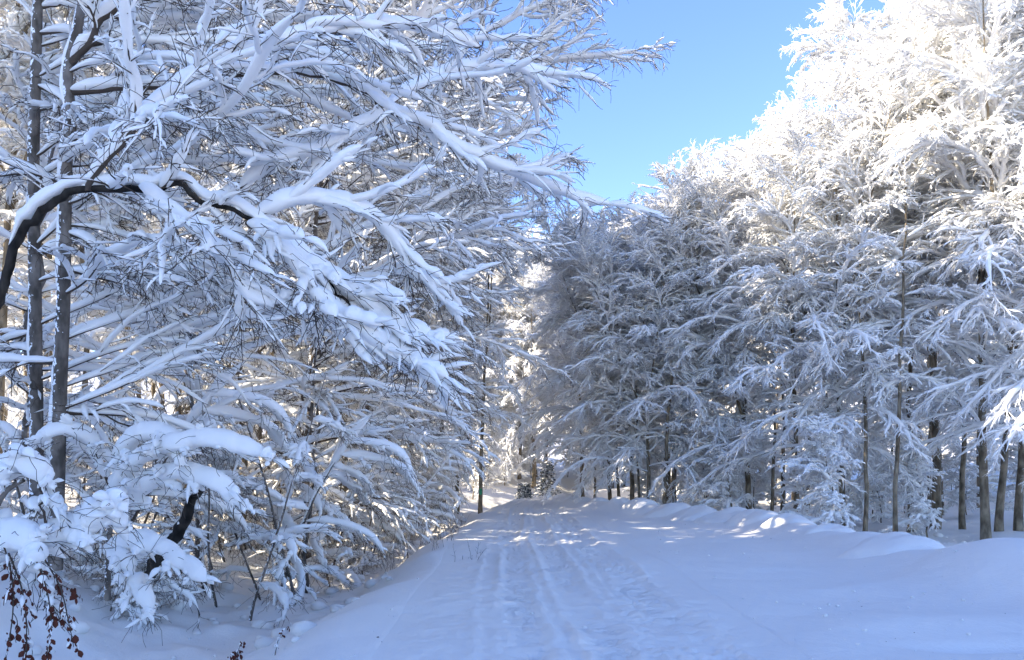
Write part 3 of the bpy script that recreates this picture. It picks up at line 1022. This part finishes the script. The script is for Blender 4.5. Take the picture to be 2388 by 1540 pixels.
PS = [sapling(71, 3.4, .035, 8), sapling(72, 2.6, .026, 7, bend=2.0), sapling(73, 4.2, .042, 10, bend=.8), sapling(74, 1.7, .02, 6, .8, bend=2.2)]
PT = [sapling(75, 5.5, .034, 6, bend=.25, ln=.8, sw=.05), sapling(76, 4.6, .028, 5, bend=.5, ln=.8, sw=.05)]
for x, y in scatter(42, -11, -3.2, 13.0, 27, lambda x, y: 90 < 512 + x / y * FPX < 375 and left_edge(y) - x > 2.2, .5, rngp):
    plant_tree("beech_sapling", PT[rngp.randrange(2)], (x, y, gz(x, y)), rngp.uniform(0, 6.3), rngp.uniform(.8, 1.15), "thin dark upright stem rising from the snowy thicket left of the ditch", "sapling",
               "thin upright stems in the thicket", bark=M_GREY, wood=M_TWIG)
for x, y in scatter(24, -11.5, -3.0, 11.5, 28, lambda x, y: inframe(x, y, 0) and 2.4 < left_edge(y) - x < 8.5 and (y > 14.5 or x / y < -.52), .75, rngp):
    k = rngp.randrange(4)
    plant_tree("beech_sapling", PS[k], (x, y, gz(x, y)), rngp.gauss(0, .6), rngp.uniform(.8, 1.2), "young beech bowed under snow in the thicket beside the ditch", "sapling",
               "young beeches of the thicket beside the ditch", bark=M_GREY, wood=M_TWIG)


# ------------------------------------------------------------------ withered leaves
def add_leaves(T, pts, rng, size=.045):
    """small curled leaves hanging at the given points"""
    n = len(pts)
    pts = pts + rng.normal(0, .018, pts.shape)
    ax = nrm(np.stack([rng.normal(0, .35, n), rng.normal(0, .35, n), -np.ones(n)], -1))
    sd = nrm(np.cross(ax, nrm(rng.normal(0, 1, (n, 3)))))
    nr = np.cross(ax, sd)
    L = size * (.35 + 1.1 * rng.random(n) ** 1.5)[:, None]
    rows = []
    for t, w, c in ((0, .05, 0), (.3, .30, .05), (.65, .34, .12), (1.0, .05, .30)):
        mid = pts + ax * L * t + nr * L * c
        rows.append(np.stack([mid - sd * L * w + nr * L * w * .5, mid, mid + sd * L * w + nr * L * w * .5], 1))
    V = np.stack(rows, 1)
    T.leaves.append((V, ring_quads(n, 4, 3, closed=False)))


def along(P, n, rng, t0=.2):
    k = P.shape[1]
    i = rng.integers(0, len(P), n)
    t = (t0 + (1 - t0) * rng.random(n)) * (k - 1.001)
    a = t.astype(int)
    f = (t - a)[:, None]
    return P[i, a] * (1 - f) + P[i, a + 1] * f


# low twiggy shrubs of the thicket
def twig_shrub(seed):
    g_ = np.random.default_rng(seed)
    T = Tree()
    n = 11
    base = np.stack([g_.normal(0, .18, n), g_.normal(0, .18, n), np.full(n, -.1)], -1)
    d = nrm(np.stack([g_.normal(.25, .45, n), g_.normal(0, .4, n), np.ones(n)], -1))
    P, R = grow(base, d, .9 + .9 * g_.random(n), np.full(n, .010), 12, .9, .13, g_, .4)
    T.stem(P[:3], R[:3], 5)
    T.wood(P[3:], R[3:], 5)
    dress(T, P, R, g_, 4, .5, 4, .3, 2, .26, .034, 7, cover2=.8, cover3=.4, snow_twig=.5, rmin=(.005, .004, .003), lh=1.6)
    return T.meshes("twig_shrub")


TS = [twig_shrub(91), twig_shrub(92)]
for x, y in scatter(14, -10, -3.2, 12.0, 25, lambda x, y: inframe(x, y, -.05) and left_edge(y) - x > 2.3, .6, rngp):
    plant_tree("twiggy_shrub", TS[rngp.randrange(2)], (x, y, gz(x, y)), rngp.uniform(0, 6.3), rngp.uniform(.7, 1.15), "low twiggy shrub with dark fine twigs at the foot of the thicket", "shrub",
               "low twiggy shrubs at the foot of the thicket", bark=M_TWIG, wood=M_TWIG)

# snow-bowed shrub at the left border with hanging withered leaves
rng = np.random.default_rng(202)
T = Tree()
kw = dict(n3=4, L3=.3, n4=2, L4=.35)
P, R = poly([(-70, 1640, 7.0, .035), (-60, 1400, 7.0, .032), (-30, 1240, 7.0, .03), (10, 1150, 7.0, .026), (55, 1120, 7.0, .022)], 24)
T.stem(P, R, 9)
hero_limb(T, rng, [(-30, 1240, 7.0, .02), (5, 1130, 7, .02), (45, 1095, 7, .018), (80, 1110, 7, .016), (98, 1160, 7, .014), (110, 1260, 7.0, .01)], 28, .12, 8, .35, lw=1.1, lh=1.7, cover2=1, **kw)
hero_limb(T, rng, [(-50, 1380, 7.0, .02), (0, 1290, 7, .018), (60, 1275, 6.9, .016), (90, 1330, 6.9, .012), (110, 1420, 6.9, .008)], 26, .13, 8, .3, cover2=1, **kw)
hero_limb(T, rng, [(-20, 1200, 7.1, .02), (60, 1268, 7.2, .02), (120, 1262, 7.2, .018), (180, 1248, 7.2, .016), (240, 1215, 7.2, .012), (292, 1160, 7.2, .008)], 34, .15, 10, .35, lw=1.0, lh=1.6, cover2=1, lump1=.35, **kw)
for q in ([(60, 1275, 6.8, .008), (95, 1330, 6.8, .007), (118, 1430, 6.8, .006), (112, 1545, 6.8, .004)], [(20, 1290, 6.8, .008), (50, 1370, 6.8, .007), (62, 1460, 6.8, .006), (60, 1550, 6.8, .004)],
          [(95, 1290, 6.9, .008), (140, 1370, 6.9, .007), (160, 1450, 6.9, .005), (172, 1510, 6.9, .003)], [(0, 1250, 6.8, .008), (25, 1330, 6.8, .007), (30, 1430, 6.8, .006), (10, 1560, 6.8, .004)]):
    P, R = poly(q, 16)
    T.wood(P, R, 5)
    p2, r2 = spawn(P, R, 9, .15, 1, .5, .28, 6, .7, .15, rng, rs=.7, tip=.5)
    T.wood(p2, np.clip(r2, .003, .006), 4)
    T.put_snow(p2, np.clip(r2, .003, .006), .035, .05, 6, rng, cover=.5)
    add_leaves(T, along(p2, 44, rng), rng, .055)
    add_leaves(T, along(P, 16, rng), rng, .06)
P, _ = poly([(-70, 1640, 7.0, .03), (-60, 1400, 7.0, .03)], 3)
world_tree("leafy_shrub", T, "snow-bowed shrub at the left border with hanging withered reddish leaves", P[0, 0])

# second shrub bent under long white pillows
T = Tree()
P, R = poly([(250, 1400, 9.6, .04), (255, 1250, 9.5, .036), (270, 1120, 9.4, .03), (310, 1030, 9.2, .024)], 20)
T.stem(P, R, 9)
hero_limb(T, rng, [(262, 1180, 9.4, .02), (320, 1080, 9.0, .018), (420, 1045, 8.7, .016), (480, 1035, 8.6, .014), (560, 1050, 8.5, .012), (620, 1068, 8.5, .006)], 34, .105, 10, .45, lw=1.0, lh=1.8, cover2=1, lump1=.35, **kw)
hero_limb(T, rng, [(266, 1140, 9.4, .02), (300, 1040, 9.1, .018), (350, 1020, 9, .016), (400, 1035, 8.9, .012), (425, 1080, 8.8, .008)], 26, .085, 8, .5, cover2=1, **kw)
hero_limb(T, rng, [(258, 1220, 9.5, .02), (350, 1130, 9.1, .018), (430, 1110, 8.9, .016), (500, 1135, 8.8, .012), (540, 1175, 8.8, .009), (548, 1215, 8.8, .006)], 30, .09, 10, .5, cover2=1, **kw)
hero_limb(T, rng, [(255, 1300, 9.6, .02), (320, 1270, 9.4, .018), (380, 1290, 9.3, .016), (430, 1325, 9.2, .012), (482, 1358, 9.1, .008)], 28, .09, 8, .3, **kw)
hero_limb(T, rng, [(262, 1150, 9.4, .02), (220, 1050, 9.2, .018), (160, 1010, 9, .016), (90, 1030, 8.9, .01)], 22, .08, 8, .6, **kw)
hero_limb(T, rng, [(256, 1280, 9.5, .018), (290, 1320, 9.3, .016), (320, 1380, 9.2, .012), (350, 1430, 9.1, .008)], 20, .09, 8, .3, **kw)
P, _ = poly([(250, 1400, 9.6, .04), (255, 1250, 9.5, .036)], 3)
world_tree("bent_shrub", T, "shrub bent under long white snow pillows right of the two slim grey trunks", P[0, 0])

# black leaning stump in the thicket
T = Tree()
P, R = poly([(345, 1345, 11.5, .10), (378, 1285, 11.5, .08), (400, 1262, 11.5, .085), (436, 1195, 11.4, .085), (455, 1165, 11.4, .06), (478, 1128, 11.3, .035)], 16)
P[0, 1:-1] += rng.normal(0, .02, (14, 3))
R *= 1 + .25 * rng.normal(0, .5, R.shape)
T.stem(P, np.abs(R), 9)
p2, r2 = spawn(P, R, 7, .1, .95, .9, .55, 7, .2, .25, rng, rs=.4, tip=.2, roll=.8)
T.wood(p2, np.clip(r2, .01, .035), 6)
T.put_snow(p2, np.clip(r2, .01, .035), .05, .09, 7, rng, cover=.8)
T.put_snow(P[:, 2:8], np.abs(R[:, 2:8]), .03, .11, 8, rng)
T.put_snow(P[:, 9:14], np.abs(R[:, 9:14]), .03, .10, 8, rng)
world_tree("dead_stump", T, "black dead stump leaning in the thicket under patches of snow", P[0, 0], bark=M_DARK, wood=M_DARK)

# two leaf-bearing shoots in the open snow
for k, (pts, nl, lab) in enumerate([
        ([(540, 1560, 8.0, .008), (545, 1500, 8, .007), (552, 1455, 8, .006), (562, 1425, 8, .003)], 55, "small shoot with rusty withered leaves sticking out of the snow slope"),
        ([(640, 1530, 8.6, .006), (648, 1490, 8.6, .005), (660, 1465, 8.6, .002)], 12, "tiny dark shoot right of the rusty-leaved one in the snow")]):
    T = Tree()
    P, R = poly(pts, 12)
    g0 = gz(P[0, 0, 0], P[0, 0, 1])
    P[..., 2] += g0 - .03 - P[0, 0, 2]
    T.stem(P, R, 6)
    p2, r2 = spawn(P, R, 6, .3, 1, .7, .16, 5, .3, .15, rng, rs=.7, tip=.5)
    T.wood(p2, np.clip(r2, .002, .004), 4)
    T.put_snow(p2, np.clip(r2, .002, .004), .02, .03, 6, rng, cover=.6)
    add_leaves(T, along(p2, nl, rng, .4), rng, .05)
    world_tree("leafy_shoot", T, lab, P[0, 0])


# ------------------------------------------------------------------ dry stalks on the verge
def stalk_tuft(seed, n=7, h=.5):
    g = np.random.default_rng(seed)
    base = np.stack([g.normal(0, .12, n), g.normal(0, .12, n), np.full(n, -.05)], -1)
    d = nrm(np.stack([g.normal(.1, .22, n), g.normal(0, .2, n), np.ones(n)], -1))
    P, R = grow(base, d, h * (.4 + .8 * g.random(n)), np.full(n, .004), 7, .4, .1, g, .5)
    p2, r2 = spawn(P, R, 4, .4, 1, .6, .14, 4, .1, .2, g, rs=.8, tip=.6)
    return make_mesh("dry_stalks", [tubes(P, R, 4), tubes(p2, r2, 3)])


ST = [stalk_tuft(k, 5 + k, .45 + .08 * k) for k in range(3)]
for k in range(3):
    ST[k].materials.append(M_TWIG)
for k, (dx, dy, Y) in enumerate([(1052, 1270, 17.5), (1030, 1262, 18.5), (1010, 1250, 20), (985, 1262, 18.8), (1062, 1238, 21), (1075, 1222, 24), (940, 1275, 18), (905, 1290, 17), (1090, 1305, 14.6), (1020, 1290, 16)]):
    x = (dx * 1024 / 2388 - 512) / FPX * Y
    o = bpy.data.objects.new("dry_stalk_tuft", ST[k % 3])
    COL.objects.link(o)
    o.location = (x, Y, gz(x, Y))
    o.rotation_euler = (0, 0, k * 1.7)
    tag(o, "tuft of thin dry stalks poking through snow along the left verge", "dry stalks", "tufts of dry stalks along the left verge")


# ------------------------------------------------------------------ blue-green spruce where the road disappears
def spruce(seed, h, label, dx, Y):
    g = np.random.default_rng(seed)
    T = Tree()
    P, R = stem_line(h, .06, 12, g, (0, 0), .004)
    T.stem(P, R, 7)
    n = 64
    hs = .15 + (h - .3) * (np.arange(n) / n) ** 1.0
    az = np.arange(n) * 2.4 + g.normal(0, .2, n)
    p, r = limbs_from(P, R, hs, az, np.full(n, .05), (h - hs) * .42 + .12, 7, .5, .04, g, .3)
    r = np.clip(r, .008, .02)
    T.wood(p, r, 4)
    T.put_snow(p, r, .06, .06, 6, g, cover=.85)
    p2, r2 = spawn(p, r, 12, .1, 1, .8, .34, 4, .3, .08, g, rs=.7)
    T.wood(p2, np.full(r2.shape, .022), 4)
    T.put_snow(p2, r2, .035, .04, 5, g, cover=.75)
    x = (dx * 1024 / 2388 - 512) / FPX * Y
    plant_tree("spruce", T.meshes("spruce"), (x, Y, gz(x, Y)), 0, 1, label, "tree", None, M_GREY, M_NEEDLE)


spruce(5, 2.5, "small dark blue-green spruce where the road bends out of sight", 1277, 50)
spruce(6, 1.3, "little spruce half buried in snow left of the taller spruce", 1222, 47)

# ------------------------------------------------------------------ fallen clods and bits of bark lying on the snow
g = np.random.default_rng(9)


def scatter_bits(name, n, mat, smin, smax, region, flat=.7, sink=.3):
    x, y = region(n)
    sz = smin + (smax - smin) * g.random(n) ** 7
    A = np.linspace(0, 2 * np.pi, 6, endpoint=False)
    prof = [(.05, 1), (.75, .7), (1, .1), (.8, -.6), (.05, -.9)]
    on_road = (np.abs(x - road_center(y)) < ROAD_HALF - .4) & (y < 54)
    z = np.where(on_road, road_base(x, y) - .03, ground_h(x, y))
    V = np.empty((n, 5, 6, 3))
    for k, (r_, zz) in enumerate(prof):
        j = .75 + .5 * g.random((n, 6))
        V[:, k, :, 0] = x[:, None] + np.cos(A) * r_ * sz[:, None] * j
        V[:, k, :, 1] = y[:, None] + np.sin(A) * r_ * sz[:, None] * j
        V[:, k, :, 2] = z[:, None] + (zz + sink) * sz[:, None] * flat
    me = make_mesh(name, [(V, ring_quads(n, 5, 6))])
    structure(name, me, mat, "stuff")


def reg_left(n):
    y = g.uniform(7, 30, n)
    return left_edge(y) - .4 - g.random(n) ** 1.3 * 6, y


def reg_all(n):
    y = 7 + 33 * g.random(n) ** 1.6
    return g.uniform(-1.6, 7.0, n), y


def reg_right(n):
    y = g.uniform(14, 40, n)
    return right_edge(y) + .8 + g.random(n) * 12, y


scatter_bits("fallen_snow_clods", 700, M_GROUND, .012, .20, reg_left)
scatter_bits("snow_crumbs", 700, M_GROUND, .008, .035, reg_all)
scatter_bits("forest_floor_snow_clods", 600, M_GROUND, .03, .2, reg_right)
scatter_bits("bark_litter", 110, M_TWIG, .006, .022, lambda n: reg_all(n), flat=.4)
